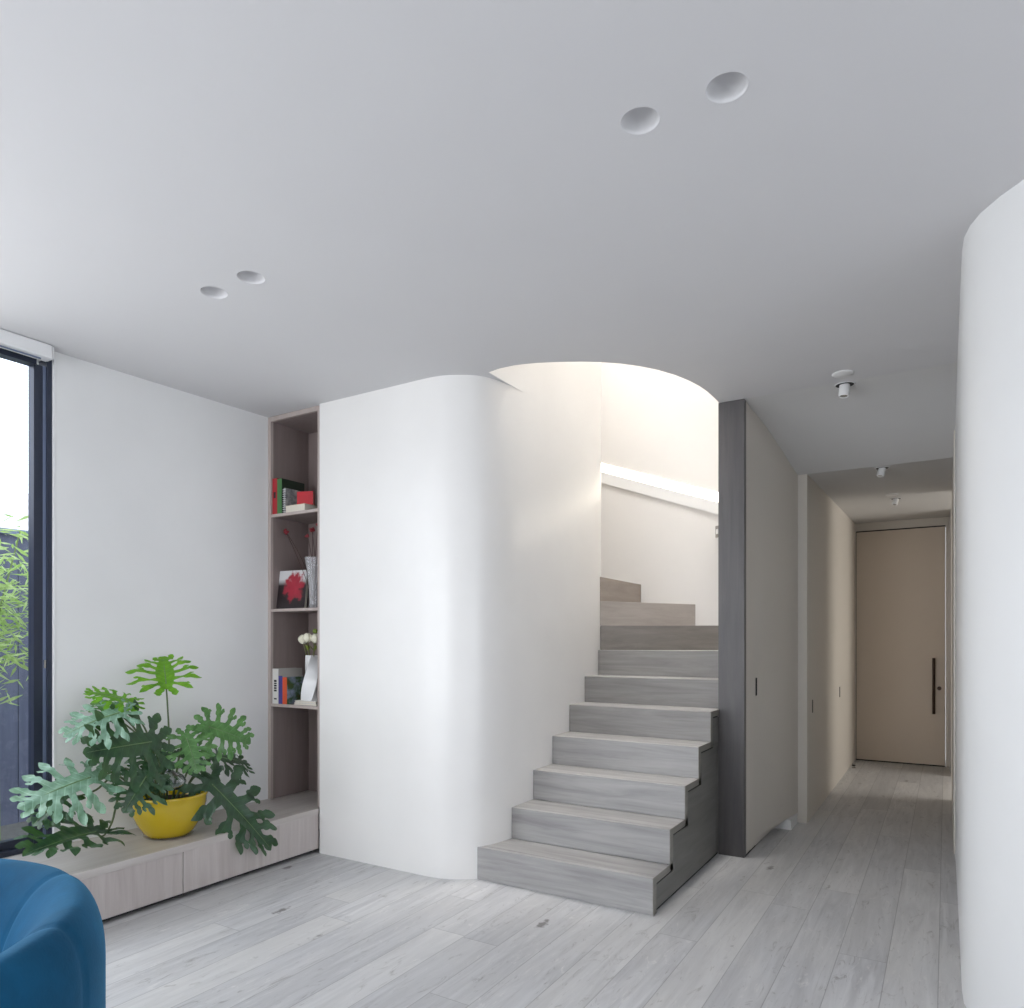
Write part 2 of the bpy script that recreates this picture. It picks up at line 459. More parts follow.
o = MB().box(-3.16, -1.44, -3.24, -3.235, .06, 2.54).build('pane', M['winglass'], wo)

# tall window, left
wf = MB()
wf.box(-3.90, -3.815, 1.826, 1.848, .272, 2.70)       # fixed jamb
wf.box(-3.88, -3.82, -2.55, 1.78, 2.655, 2.70)        # head
wf.box(-3.90, -3.80, -2.55, 1.848, .272, .298)        # sill
win = struct('window_1', wf, M['frame'])
MB().box(-3.885, -3.830, 1.772, 1.812, .298, 2.66).box(-3.885, -3.83, -.20, -.16, .298, 2.66).box(-3.88, -3.835, -2.5, 1.775, .298, .335).build('sash', M['frame'], win)
MB().box(-3.895, -3.828, 1.812, 1.826, .298, 2.66).build('jamb_track', M['frame2'], win)
MB().box(-3.862, -3.856, -2.5, 1.775, .33, 2.66).build('pane', M['winglass'], win)
MB().box(-3.83, -3.82, 1.814, 1.822, 1.16, 1.20).build('latch', M['chrome'], win)
struct('trim_4', MB().box(-3.90, -3.798, 1.849, 1.857, .272, 2.70), M['white'])

# roller blind cassette above the window
bl = thing('roller_blind', 'white roller blind casing fixed above the tall left window', 'blind', (-3.76, 1.8, 2.705))
MB().prism([( -.038, -3.9), (.028, -3.9), (.034, -3.0), (.034, 0.005), (.028, .012), (-.038, .012)], -.033, .033).build('casing', M['white'], bl, bevel=.012, segs=3)
MB().box(-.036, .030, .012, .018, -.030, .030).build('end_cap', M['white'], bl, bevel=.004)
MB().tube([(0.0, -3.8, -.036), (0.0, -.03, -.036)], .004).build('bottom_rail', M['frame2'], bl)

# ------------------------------------------------------------------ stair
st = thing('staircase', 'grey stained timber staircase with folded treads winding up to the left', 'staircase', (-1.65, 3.215, 0))
O = Vector((-1.65, 3.215, 0))
Ys = [3.215 + .241 * i for i in range(7)]
TH = .032; XR = -1.18
def loc(pts): return [(x - O.x, y - O.y) for x, y in pts]
def leftpts(y0, y1, n=5): return [(wallx(y0 + (y1 - y0) * k / n) + .001, y0 + (y1 - y0) * k / n) for k in range(n + 1)]
def ray(P, a):
    """from pivot P at angle a to the inside of the outer wall"""
    d = (math.cos(a), math.sin(a)); s = 0
    while s < 1.6:
        x, y = P[0] + d[0] * s, P[1] + d[1] * s
        ins = x < -1.18 and y < 5.54
        if ins and x > -2.14 and y > 4.655:
            ins = (abs(x + 2.14) / .96) ** 3.4 + (abs(y - 4.655) / .885) ** 3.4 < .995
        if not ins: break
        s += .004
    return (P[0] + d[0] * (s - .004), P[1] + d[1] * (s - .004))
for i in range(7):
    y0 = Ys[i]; z1 = (i + 1) * RISE
    XE = XR if y0 < 4.3 else XR
    L = leftpts(y0, y0 + TH, 2)
    MB().prism(loc(L + [(XE - .0, y0 + TH), (XE, y0)][0:2]), z1 - RISE + (.0 if i == 0 else 0), z1 - .0005).build('riser', M['stairwood'] if i < 4 else M['stair_shaded'], st, bevel=.002)
    if i < 6:
        y1 = Ys[i + 1]
        L = leftpts(y0 + TH, y1, 5)
        MB().prism(loc(L + [(XE, y1), (XE, y0 + TH)]), z1 - TH, z1).build('tread', M['stairwood'], st, bevel=.0015)
Pv = (-2.118, 4.70)
A = [math.radians(a) for a in (30, 61.5, 91)]
# tread 7 (from last straight riser to the first winder)
def arcpts(a0, a1, n=8, P=Pv): return [ray(P, a0 + (a1 - a0) * k / n) for k in range(n + 1)]
z7 = 7 * RISE
MB().prism(loc([(wallx(4.693) + .001, 4.693), (XR - .002, 4.693)] + arcpts(math.radians(1), A[0]) + [Pv]), z7 - TH, z7).build('tread', M['stairwood'], st, bevel=.0015)
for k, a in enumerate(A):
    z1 = (8 + k) * RISE
    q = ray(Pv, a); nx, ny = -math.sin(a) * TH, math.cos(a) * TH
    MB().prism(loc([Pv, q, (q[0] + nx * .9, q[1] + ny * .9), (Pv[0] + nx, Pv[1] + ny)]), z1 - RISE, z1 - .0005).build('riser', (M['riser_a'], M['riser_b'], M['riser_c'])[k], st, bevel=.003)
    if k < 2:
        MB().prism(loc([(Pv[0] + nx * 1.05, Pv[1] + ny * 1.05)] + arcpts(a, A[k + 1], 8, (Pv[0] + nx * 1.05, Pv[1] + ny * 1.05))), z1 - TH, z1).build('tread', M['stairwood'], st, bevel=.0015)
    else:
        MB().prism(loc([(-2.175, 4.802), (-2.175, 5.535), (-2.66, 5.535), (-2.66, 4.802)]), z1 - TH, z1).build('tread', M['stairwood'], st, bevel=.0015)
for k in range(3):
    x = -2.66 - .14 * k; z1 = (11 + k) * RISE
    MB().prism(loc([(x, 4.802), (x, 5.535), (x - TH, 5.535), (x - TH, 4.802)]), z1 - RISE, z1 - .0005).build('riser', M['stairwood'], st, bevel=.002)
    MB().prism(loc([(x, 4.802), (x, 5.535), (max(x - .14, -3.09), 5.535), (max(x - .14, -3.09), 4.802)]), z1 - TH, z1).build('tread', M['stairwood'], st, bevel=.0015)
# folded edge band on the open side
ed = MB()
for i in range(5):
    y0 = Ys[i] - O.y; y1 = Ys[i + 1] - O.y; z1 = (i + 1) * RISE; z0 = i * RISE
    yb = min(y1 + .042, 4.350 - O.y)
    ed.box(XR - O.x, XR - O.x + .003, y0 - .001, y0 + .042, z0 + (.0 if i == 0 else -.033), z1 + .001)
    ed.box(XR - O.x, XR - O.x + .003, y0 + .042, yb, z1 - .033, z1 + .001)
ed.build('edge_band', M['stairedge'], st)
# recessed side panel with a shadow gap all round
def side_poly(g):
    pts = [(Ys[0] + .042 + g * 1.5 - O.y, .004 + g)]
    for i in range(5):
        y0 = Ys[i] + .042 + g * 1.5 - O.y; z = (i + 1) * RISE - .033 - g
        y1 = Ys[i + 1] + .042 + g * 1.5 - O.y if i < 4 else 4.354 - O.y
        if i == 0: pts.append((y0, z))
        else: pts.append((y0, z))
        pts.append((min(y1, 4.354 - O.y), z))
    pts.append((4.354 - O.y, .004 + g))
    return pts
MB().prism_x(side_poly(.0), XR - O.x - .03, XR - O.x - .0055).build('shadow_gap', M['black'], st)
MB().prism_x(side_poly(.012), XR - O.x - .0054, XR - O.x - .002).build('side_panel', M['stairside'], st)

# timber post at the end of the wall
MB_ = MB().box(-.077, .077, -.0225, .0225, 0, CEIL - .001)
tag(MB_.build('timber_post', M['post'], loc=(-1.104, 4.3735, 0)), 'full height dark grey timber post between the stairs and the hallway', 'post')

# lit handrail on the outer curved wall
def rail():
    pts = outer[2:]
    cum = [0]
    for a, b in zip(pts, pts[1:]): cum.append(cum[-1] + math.hypot(b[0] - a[0], b[1] - a[1]))
    s_ref = None
    # reference: x=-2.48 -> top z 2.79 ; x=-1.48 -> top z 2.43
    def s_at_x(x):
        for i in range(len(pts) - 1):
            if pts[i + 1][0] <= x <= pts[i][0] and abs(pts[i][0] - pts[i + 1][0]) > 1e-6:
                k = (pts[i][0] - x) / (pts[i][0] - pts[i + 1][0]); return cum[i] + k * (cum[i + 1] - cum[i])
        return cum[-1]
    sa, sb = s_at_x(-2.48), s_at_x(-1.49)
    sl = (2.79 - 2.425) / (sa - sb)
    def z(s): return 2.79 + (s - sa) * sl
    inn = offset(pts, -.001); inn2 = offset(pts, -.015); inn3 = offset(pts, -.006)
    return pts, cum, z, inn, inn2, inn3
pts, cum, zf, inn, inn2, inn3 = rail()
hr = thing('handrail', 'white handrail with glowing light strip climbing the curved stair wall', 'handrail', (-2.14, 5.54, 2.6))
HO = Vector((-2.14, 5.54, 2.6))
def band(ptsA, ptsB, z0, z1):
    mb = MB(); n = len(ptsA)
    vs = []
    for i in range(n):
        zz = zf(cum[i]) - HO.z
        a, b = ptsA[i], ptsB[i]
        vs += [(a[0] - HO.x, a[1] - HO.y, zz + z0), (b[0] - HO.x, b[1] - HO.y, zz + z0), (b[0] - HO.x, b[1] - HO.y, zz + z1), (a[0] - HO.x, a[1] - HO.y, zz + z1)]
    fs = []
    for i in range(n - 1):
        for k in range(4):
            k2 = (k + 1) % 4
            fs.append((i * 4 + k, i * 4 + k2, (i + 1) * 4 + k2, (i + 1) * 4 + k))
    fs += [(0, 1, 2, 3), tuple((n - 1) * 4 + k for k in range(4))]
    return mb.add(vs, fs)
band(inn, inn2, -.165, -.072).build('rail', M['white'], hr, smooth=True)
band(inn, inn3, -.070, 0.0).build('light_strip', M['led'], hr, smooth=True, label='glowing warm white strip')
sw = thing('wall_switch', 'small grey switch plate on the stair wall beside the timber post', 'switch', (-1.470, 5.418, 2.12), (0, 0, math.radians(-42)))
MB().box(-.03, .03, -.010, -.002, -.045, .045).build('plate', M['chrome'], sw, bevel=.003)
MB().box(-.012, .012, -.014, -.010, -.018, .018).build('rocker', M['white'], sw)

# ------------------------------------------------------------------ hall door + pulls
d = MB().box(-.828, -.008, 8.532, 8.58, .014, 2.462)
door = struct('door_1', d, M['doorp'])
hd = MB().tube([(-.107, 8.495, .541), (-.107, 8.495, 1.115)], .013, 12)
for z in (.60, 1.05): hd.tube([(-.107, 8.495, z), (-.107, 8.534, z)], .007)
hd.build('pull_handle', M['bronze'], door, smooth=True, label='long dark bronze bar handle')
MB().tube([(-.059, 8.522, .804), (-.059, 8.534, .804)], .020, 20).build('lock', M['bronze'], door, label='round dark bronze lock')
struct('trim_5', MB().box(-.832, -.004, 8.535, 8.60, 2.462, 2.474).box(-.832, -.828, 8.535, 8.6, 0, 2.47).box(-.008, -.004, 8.535, 8.6, 0, 2.47).box(-.832, -.004, 8.535, 8.6, .002, .014), M['black'])

def pull(x, y, z, h, label):
    t = thing('recessed_pull', label, 'door pull', (x, y, z))
    MB().box(-.001, .0025, -.009, .009, -h / 2, h / 2).build('slot', M['black'], t)
    MB().box(-.001, .0035, .009, .012, -h / 2, h / 2).build('lip', M['chrome'], t)
pull(-1.0135, 4.60, 1.008, .11, 'slim black recessed pull on the first hallway wall beside the timber post')
pull(-.8395, 5.63, .813, .095, 'slim black recessed pull on the nearer part of the protruding hallway panel')
pull(-.8395, 7.20, .82, .095, 'small black recessed pull on the far part of the hallway panel near the door')
hk = thing('wall_latch', 'small white latch at the joint between the two hallway walls', 'latch', (-.955, 5.38, .77))
MB().box(-.05, .03, -.012, .0, -.012, .012).build('bolt', M['white'], hk, bevel=.004)
MB().tube([(.01, -.012, .012), (.01, -.012, .06)], .008).build('knob', M['white'], hk)
ds = thing('door_stop', 'small round metal door stop on the floor near the end door', 'door stop', (-.80, 7.99, 0))
MB().lathe([(0, 0), (.020, 0), (.020, .006), (.012, .010), (.012, .035), (.016, .038), (.016, .05), (0, .052)], 20).build('base', M['chrome'], ds, smooth=True)
MB().lathe([(.0122, .022), (.0175, .022), (.0175, .034), (.0122, .034)], 20).build('rubber_ring', M['black'], ds)

# ------------------------------------------------------------------ ceiling lights
labels = ['round recessed plaster downlight nearer the stairs of the right ceiling pair',
          'round recessed plaster downlight nearest the top right of the ceiling',
          'round recessed plaster downlight nearest the window, left of the left ceiling pair',
          'round recessed plaster downlight on the right of the left ceiling pair']
for (x, y), lb in zip(spots, labels):
    t = thing('recessed_downlight', lb, 'downlight', (x, y, CEIL))
    pr = [(SPOT_R + .003, -.0002), (SPOT_R + .0015, -.0010), (SPOT_R - .001, -.0008), (SPOT_R - .003, .002), (SPOT_R - .004, .012)]
    MB().lathe(pr, 48).build('rim', M['ceil'], t, smooth=True, angle=70)
    dm = [(SPOT_R - .004 - .0, .010)] + [((SPOT_R - .004) * math.cos(a), .012 + .050 * math.sin(a)) for a in [PI / 2 * k / 10 for k in range(1, 10)]] + [(.0001, .062)]
    MB().lathe(dm, 48).build('bowl', M['ceil'], t, smooth=True, angle=80)
t = thing('smoke_alarm', 'flat white ceiling disc above the nearest hallway spotlight', 'ceiling disc', (-.476, 4.22, CEIL))
MB().lathe([(0, -.008), (.048, -.008), (.054, -.004), (.055, 0)], 40).build('cover', M['white'], t, smooth=True)
def spot(x, y, z, lb, tilt, k=1.):
    t = thing('ceiling_spotlight', lb, 'spotlight', (x, y, z), group=None)
    MB().lathe([(.046 * k, -.0015), (.052 * k, -.004), (.054 * k, 0.0)], 36).build('trim_ring', M['white'], t, smooth=True)
    MB().lathe([(0, -.001), (.047 * k, -.001), (.047 * k, -.0025), (0, -.0025)], 36).build('recess', M['black'], t)
    b = MB().lathe([(0, .0), (.028 * k, .0), (.028 * k, -.062 * k), (.024 * k, -.066 * k), (.021 * k, -.060 * k), (0, -.059 * k)], 32).build('barrel', M['white'], t, smooth=True, loc=(0, 0, -.003), rot=tilt)
    MB().lathe([(0, -.0595 * k), (.019 * k, -.0595 * k), (.019 * k, -.062 * k), (0, -.062 * k)], 24).build('lens', M['chrome'], b)
spot(-.487, 4.405, CEIL - .0022, 'white adjustable spotlight nearest the room, hanging from a black ceiling recess', (math.radians(-6), math.radians(4), 0))
spot(-.372, 5.47, 2.474, 'white adjustable spotlight in the middle of the hallway ceiling', (math.radians(-10), math.radians(12), 0), .85)
spot(-.366, 6.93, 2.512, 'white adjustable spotlight furthest down the hallway near the door', (math.radians(-10), math.radians(12), 0), .8)
t = thing('ceiling_disc', 'small flat white disc just before the furthest hallway spotlight', 'ceiling disc', (-.384, 6.70, 2.509))
MB().lathe([(0, -.007), (.045, -.007), (.05, 0)], 32).build('cover', M['white'], t, smooth=True)

# ------------------------------------------------------------------ low bench / drawers
bn = thing('window_bench', 'low pale timber bench with flush drawers running under the window to the bookcase', 'bench', (-3.54, 1.2, 0))
bx = -3.54; by = 1.2
def B(mb): return mb
MB().prism([(-3.799 - bx, -2.5 - by), (-3.269 - bx, -2.5 - by), (-3.269 - bx, 3.103 - by), (-3.30 - bx, 3.119 - by), (-3.752 - bx, 3.119 - by), (-3.799 - bx, 1.85 - by)], .236, .272).box(-3.718 - bx, -3.302 - bx, 3.119 - by, 3.46 - by, .236, .2715).build('bench_top', M['benchtop'], bn, bevel=.0015)
MB().box(-3.795 - bx, -3.325 - bx, -2.48 - by, 3.10 - by, 0, .05).build('plinth', M['black'], bn)
MB().box(-3.795 - bx, -3.300 - bx, -2.48 - by, 3.10 - by, .05, .236).build('carcass', M['bench'], bn)
for a, b in ((2.2025, 3.104), (.80, 2.1975), (-.90, .795), (-2.5, -.905)):
    MB().box(-3.2995 - bx, -3.272 - bx, a - by, b - by, .028, .2355).build('drawer_front', M['bench'], bn, bevel=.001)

# ------------------------------------------------------------------ bookcase in the niche
cx, cy = -3.51, 3.12
bc = thing('bookcase', 'tall narrow built-in bookcase lined in taupe timber beside the white wall', 'bookcase', (cx, cy, .272))
def bb(x0, x1, y0, y1, z0, z1): return (x0 - cx, x1 - cx, y0 - cy, y1 - cy, z0 - .272, z1 - .272)
f = MB()
f.box(*bb(-3.748, -3.722, 3.12, 3.14, .272, 2.738)).box(*bb(-3.298, -3.273, 3.12, 3.14, .272, 2.738)).box(*bb(-3.722, -3.298, 3.12, 3.14, 2.710, 2.738))
f.build('face_frame', M['caseedge'], bc, bevel=.001)
MB().box(*bb(-3.742, -3.722, 3.1405, 3.47, .2725, 2.735)).box(*bb(-3.298, -3.278, 3.1405, 3.47, .2725, 2.735)).box(*bb(-3.722, -3.298, 3.1405, 3.47, 2.710, 2.735)).build('side_panel', M['case'], bc)
MB().box(*bb(-3.722, -3.298, 3.44, 3.458, .2725, 2.709)).build('back_panel', M['case'], bc)
SH = (2.110, 1.500, .890)
for z in SH:
    s = MB().box(*bb(-3.7215, -3.2985, 3.145, 3.4395, z - .018, z)).build('shelf', M['case'], bc)
    MB().box(*bb(-3.7215, -3.2985, 3.124, 3.1448, z - .018, z)).build('shelf_edge', M['caseedge'], s)

# books: spine faces the room (-Y)
def book(x, w_, h, dp, z, cover, spine, label, y=3.132, lean=0, marks=None, pages=None):
    t = thing('book', label, 'book', (x + w_ / 2, y, z), (0, lean, 0))
    c = .0025
    MB().box(-w_ / 2, -w_ / 2 + c, 0.003, dp, 0, h).box(w_ / 2 - c, w_ / 2, .003, dp, 0, h).build('cover', cover, t)
    MB().box(-w_ / 2, w_ / 2, 0, .003, 0, h).build('spine', spine, t, bevel=.001)
    MB().box(-w_ / 2 + c, w_ / 2 - c, .003, dp - .004, .003, h - .003).build('pages', pages or PAPER, t)
    if marks:
        for k, (a, b) in enumerate(marks):
            MB().box(-w_ * .22, w_ * .22, -.0006, 0, h * a, h * b).build('spine_mark', INK, t)
    return t
PAPER = plain('book_paper', sRGB(225, 218, 204), .8, var=.05, scale=120)
INK = plain('printing_ink', sRGB(30, 30, 34), .6)
GOLDI = plain('pale_ink', sRGB(230, 205, 150), .6)
def flatc(n, c, r=.5): return plain(n, sRGB(*c), r, var=.04)
red = flatc('red_cloth', (176, 44, 52)); dred = flatc('deep_red_card', (158, 22, 36)); green = flatc('green_cloth', (72, 120, 70)); dgreen = flatc('dark_green_card', (38, 52, 40), .35)
whitec = flatc('white_card', (232, 230, 224)); greyc = flatc('grey_card', (186, 184, 178)); purple = flatc('violet_card', (70, 66, 140)); orange = flatc('orange_card', (214, 86, 46))
cream = flatc('cream_card', (222, 212, 190))
def photo(name, cols, scale=14, seed=0):
    t = NT(name); p = t.mapping(obj_pos(t), (1, 1, 1), (seed, seed * .7, 0))
    n = t.noise(p, scale, 4, .6)
    st_ = [(i / (len(cols) - 1) * .5 + .25, sRGB(*c)) for i, c in enumerate(cols)]
    t.bsdf(t.ramp(n, st_), .3); return t.m
z = SH[0]
book(-3.7195, .043, .232, .16, z, dred, red, 'tall book with a plain red spine, leftmost on the top shelf', marks=[(.45, .62)])
book(-3.675, .042, .226, .19, z, dgreen, green, 'tall green book beside the red one on the top shelf')
t = thing('spiral_notebook', 'spiral bound book with a grey photo cover on the top shelf', 'notebook', (-3.622, 3.142, z), (0, 0, 0))
MB().box(-.008, .008, .004, .15, .0, .165).build('cover', photo('grey_photo_print', [(60, 62, 66), (150, 150, 150), (215, 212, 206)], 22, 3), t)
sp = MB()
for k in range(11): sp.tube([(.011 * math.cos(a), .003 + .009 * math.sin(a), .012 + k * .014) for a in [2 * PI * j / 10 for j in range(11)]], .0018, 6)
sp.build('spiral_binding', M['white'], t, smooth=True)
bt = thing('book', 'cream book lying flat in front of the notebook on the top shelf', 'book', (-3.512, 3.135, z))
MB().box(-.090, .085, 0, .12, 0, .003).box(-.090, .085, 0, .12, .042, .045).build('cover', cream, bt)
MB().box(-.088, .083, .002, .118, .003, .042).build('pages', PAPER, bt)
bt = thing('book', 'small red book with white markings standing on the cream book', 'book', (-3.462, 3.17, z + .045), (0, 0, math.radians(20)))
MB().box(-.055, .055, 0, .003, 0, .085).box(-.055, .055, .015, .018, 0, .085).build('cover', flatc('bright_red_card', (186, 16, 34)), bt)
MB().box(-.053, .053, .003, .015, .002, .083).build('pages', PAPER, bt)

# middle shelf: picture book and crystal vase
z = SH[1]
t = thing('picture_book', 'upright book with a red flower on its dark cover on the middle shelf', 'book', (-3.600, 3.17, z), (math.radians(-8), 0, math.radians(6)))
def flower_cover():
    t = NT('red_blossom_print'); p = obj_pos(t)
    sep = t.n('ShaderNodeSeparateXYZ'); t.l(p, sep.inputs[0])
    n = t.noise(p, 20, 4, .6)
    dx = t.math('SUBTRACT', sep.outputs[0], .015); dz = t.math('SUBTRACT', sep.outputs[2], .145)
    r = t.math('SQRT', t.math('ADD', t.math('MULTIPLY', dx, dx), t.math('MULTIPLY', t.math('MULTIPLY', dz, dz), .8)))
    ang = t.math('ARCTAN2', dz, dx)
    r2 = t.math('ADD', t.math('ADD', r, t.math('MULTIPLY', t.math('ABSOLUTE', t.math('SINE', t.math('MULTIPLY', ang, 3.5))), .022)), t.math('MULTIPLY', t.math('SUBTRACT', n, .5), .16))
    bg = t.mix(t.ramp(t.math('MULTIPLY', sep.outputs[2], 4), [(.62, 0.), (.78, 1.)]), sRGB(38, 30, 32), sRGB(205, 205, 205))
    redp = t.mix(n, sRGB(110, 20, 36), sRGB(196, 44, 66))
    c = t.mix(t.ramp(r2, [(.075, 1.), (.105, 0.)]), bg, redp)
    t.bsdf(c, .3); return t.m
MB().box(-.115, .115, 0, .003, 0, .252).box(-.115, .115, .026, .029, 0, .252).build('cover', flower_cover(), t)
MB().box(-.112, .112, .003, .026, .003, .249).build('pages', PAPER, t)
v = thing('crystal_vase', 'ribbed clear crystal vase with dried red flowers on the middle shelf', 'vase', (-3.405, 3.195, z))
def ribbed():
    mb = MB(); seg = 48; vs = []; fs = []
    prof = [(.0, .0), (.030, 0), (.031, .01), (.030, .06), (.033, .14), (.041, .22), (.052, .30), (.058, .32), (.054, .32), (.047, .30), (.036, .22), (.028, .14), (.025, .06), (.024, .025), (0, .02)]
    for r, zz in prof:
        for k in range(seg):
            q = r * (1 + (.05 if k % 4 < 2 else -.03) * (1 if r > .01 else 0)); tt = 2 * PI * k / seg + zz * 1.2
            vs.append((q * math.cos(tt), q * math.sin(tt), zz))
    n = len(prof)
    for i in range(n - 1):
        for k in range(seg):
            k2 = (k + 1) % seg; fs.append((i * seg + k, i * seg + k2, (i + 1) * seg + k2, (i + 1) * seg + k))
    return mb.add(vs, fs)
def crystal():
    t = NT('cut_crystal'); b = t.bsdf((.95, .95, .97, 1), .08)
    b.inputs['Transmission Weight'].default_value = .8; b.inputs['IOR'].default_value = 1.3
    n = t.noise(obj_pos(t), 60, 2); t.bump(n, b, .2, .004)
    return t.m
ribbed().build('vessel', crystal(), v)
twig = flatc('dried_brown_stem', (70, 40, 34)); berry = flatc('dried_crimson_bloom', (132, 18, 34))
for k, (dx, dz, dy) in enumerate([(-.262, .475, .00), (-.06, .43, .0), (-.045, .47, .03), (-.01, .46, -.01), (.012, .50, .02), (-.24, .462, -.01)]):
    fl_ = thing('dried_flower', ['dried red flower stem leaning furthest left out of the crystal vase', 'short dried crimson flower near the vase rim, lowest of the group', 'dried dark red flower, second from left of the upright ones in the vase', 'dried red flower in the middle of the crystal vase', 'tallest dried red flower at the right of the crystal vase', 'smaller dried red bud just under the far left leaning bloom'][k], 'dried flower', (-3.405, 3.195, z + .03), group='dried flowers in the crystal vase')
    path = [Vector((0, 0, 0)).lerp(Vector((dx, dy, dz)), s) + Vector((.02 * math.sin(s * PI) * (1 if k % 2 else -.6) + (.10 * s * (1 - s) if dx < -.1 else 0), 0, .0)) for s in [i / 8 for i in range(9)]]
    MB().tube(path, .0018, 6).build('stem', twig, fl_, smooth=True)
    mb = MB(); e_ = path[-1]
    for j in range(7):
        q = e_ + Vector((rnd.uniform(-.008, .008), rnd.uniform(-.008, .008), rnd.uniform(-.006, .012)))
        mb.lathe([(.0001, -.008), (.007, -.003), (.008, .003), (.0001, .009)], 8, tuple(q))
    mb.build('bloom', berry, fl_, smooth=True)

# lower shelf: books, white twisted vase
z = SH[2]
book(-3.7195, .055, .225, .20, z, greyc, whitec, 'tall white book with black spine lettering, leftmost on the lowest shelf', marks=[(.12, .16), (.35, .40), (.42, .47), (.49, .54), (.56, .60), (.62, .68)])
book(-3.663, .036, .180, .17, z, greyc, purple, 'violet spined book between the white and orange books', marks=None)
book(-3.626, .040, .172, .14, z, photo('landscape_print', [(90, 60, 36), (60, 90, 50), (130, 140, 160), (160, 170, 186)], 18, 5), orange, 'orange spined book with a blue grey cover on the lowest shelf')
for k in range(2):
    t = thing('book', ['thin grey book lying under the white twisted vase, lower of two', 'thin pale book lying directly under the white twisted vase'][k], 'book', (-3.430, 3.140, z + .014 * k), group='flat books under the vase')
    w2 = .10 - .006 * k
    MB().box(-w2, w2, 0, .17, 0, .002).box(-w2, w2, 0, .17, .012, .014).build('cover', greyc if k == 0 else whitec, t)
    MB().box(-w2 + .003, w2 - .003, .003, .168, .002, .012).build('pages', PAPER, t)
z += .028
v = thing('twisted_vase', 'white twisted faceted ceramic vase on the lowest bookcase shelf', 'vase', (-3.440, 3.205, z))
mb = MB(); vs = []; fs = []; N = 16
for i in range(N + 1):
    s = i / N; hw = .064 - .036 * s; tw = math.radians(-10 + 95 * s)
    hw2 = .046 - .016 * s
    for sx, sy in ((-1, -1), (0, -1), (1, -1), (1, 0), (1, 1), (0, 1), (-1, 1), (-1, 0)):
        x, y = sx * hw * .9, sy * hw2 * .9
        vs.append((x * math.cos(tw) - y * math.sin(tw), x * math.sin(tw) + y * math.cos(tw), .285 * s))
for i in range(N):
    for k in range(8):
        k2 = (k + 1) % 8; fs.append((i * 8 + k, i * 8 + k2, (i + 1) * 8 + k2, (i + 1) * 8 + k))
fs.append(tuple(range(8))[::-1])
mb.add(vs, fs)
mb.build('vessel', plain('white_porcelain', sRGB(240, 240, 240), .25, var=.01), v, smooth=True, angle=30)
petal = flatc('ivory_petal', (240, 236, 214), .5); stemg = flatc('olive_stem', (96, 98, 50)); leafg = flatc('sprig_green', (120, 140, 50))
budlab = ['ivory flower bud at the left of the white vase', 'ivory flower bud in the middle of the white vase', 'ivory flower bud at the right edge of the white vase', 'small green sprig bud rising highest above the white vase']
for k, (dx, dy, dz) in enumerate([(-.055, -.02, .355), (-.005, -.03, .365), (.045, -.01, .36), (.01, .02, .42)]):
    fl_ = thing('cut_flower', budlab[k], 'flower', (-3.440, 3.205, z + .02), group='buds in the white vase')
    MB().tube([(0, 0, 0), (dx * .25, dy * .3, dz * .55), (dx, dy, dz)], .004, 6).build('stem', stemg, fl_, smooth=True)
    mb = MB(); r = .030 if k < 3 else .016
    for j in range(6):
        a = 2 * PI * j / 6; pts_ = []
        for s in range(5):
            u = s / 4; rr = r * math.sin(PI * (u * .75 + .12)) ; wdt = r * .55 * math.sin(PI * (u * .9 + .08))
            c_ = Vector((dx + rr * math.cos(a), dy + rr * math.sin(a), dz - .018 + u * r * 2.0))
            tn = Vector((-math.sin(a), math.cos(a), 0)) * wdt
            pts_ += [c_ - tn, c_ + tn]
        mb.add(pts_, [(2 * s, 2 * s + 1, 2 * s + 3, 2 * s + 2) for s in range(4)])
    mb.build('petals', petal if k < 3 else leafg, fl_, smooth=True)
    lf = MB()
    for j in range(2):
        a = 1.5 + 2.4 * j + k
        c_ = Vector((dx * .7, dy * .7, dz * .8)); e2 = c_ + Vector((math.cos(a) * .035, math.sin(a) * .035, .045)); tn = Vector((-math.sin(a), math.cos(a), 0)) * .009
        m2 = (c_ + e2) / 2
        lf.add([c_, m2 - tn, e2, m2 + tn], [(0, 1, 2, 3)])
    lf.build('leaf', leafg, fl_)

# ------------------------------------------------------------------ planter
CS, SN = math.cos(YAW), math.sin(YAW)
def on_x(px, py, X):
    """point of the photo at known distance plane X (used once, to read positions off the photograph)"""
    u = (px - 512) / 713.; F = X / (u * CS - SN)
    return Vector((X, u * F * SN + F * CS, CAM_H - (py - 640) * F / 713.))
PX = -3.50
PB = Vector((PX, on_x(169, 826.5, PX).y, .272))
R0 = .186
t = thing('glass_saucer', 'clear glass saucer under the yellow pot', 'saucer', PB)
MB().lathe([(0, 0), (.105, 0), (.128, .014), (.124, .015), (.103, .005), (0, .005)], 48).build('dish', M['glass'], t, smooth=True)
pot = thing('plant_pot', 'glossy yellow bowl shaped pot on the low bench', 'pot', PB + Vector((0, 0, .0055)))
prof = [(0, 0), (.092, 0), (.108, .004), (.128, .028), (.152, .068), (.172, .115), (.183, .165), (R0 + .001, .200), (R0 + .006, .209), (R0 + .006, .216), (R0, .219), (R0 - .007, .215), (R0 - .012, .200), (R0 - .020, .150)]
MB().lathe(prof, 72).build('bowl', M['yellow'], pot, smooth=True, angle=75)
mb = MB(); vs = []; 
mb.lathe([(.0001, .181), (.06, .180), (.12, .176), (R0 - .014, .172)], 48).build('soil', M['soil'], pot, smooth=True)
gl = thing('glass_bulb', 'round clear glass watering bulb resting on the soil of the yellow pot', 'glass bulb', on_x(169.5, 790, -3.40))
def bulb():
    t = NT('blown_glass'); b = t.bsdf((.97, .98, .98, 1), .02)
    b.inputs['Transmission Weight'].default_value = .93; b.inputs['IOR'].default_value = 1.42
    return t.m
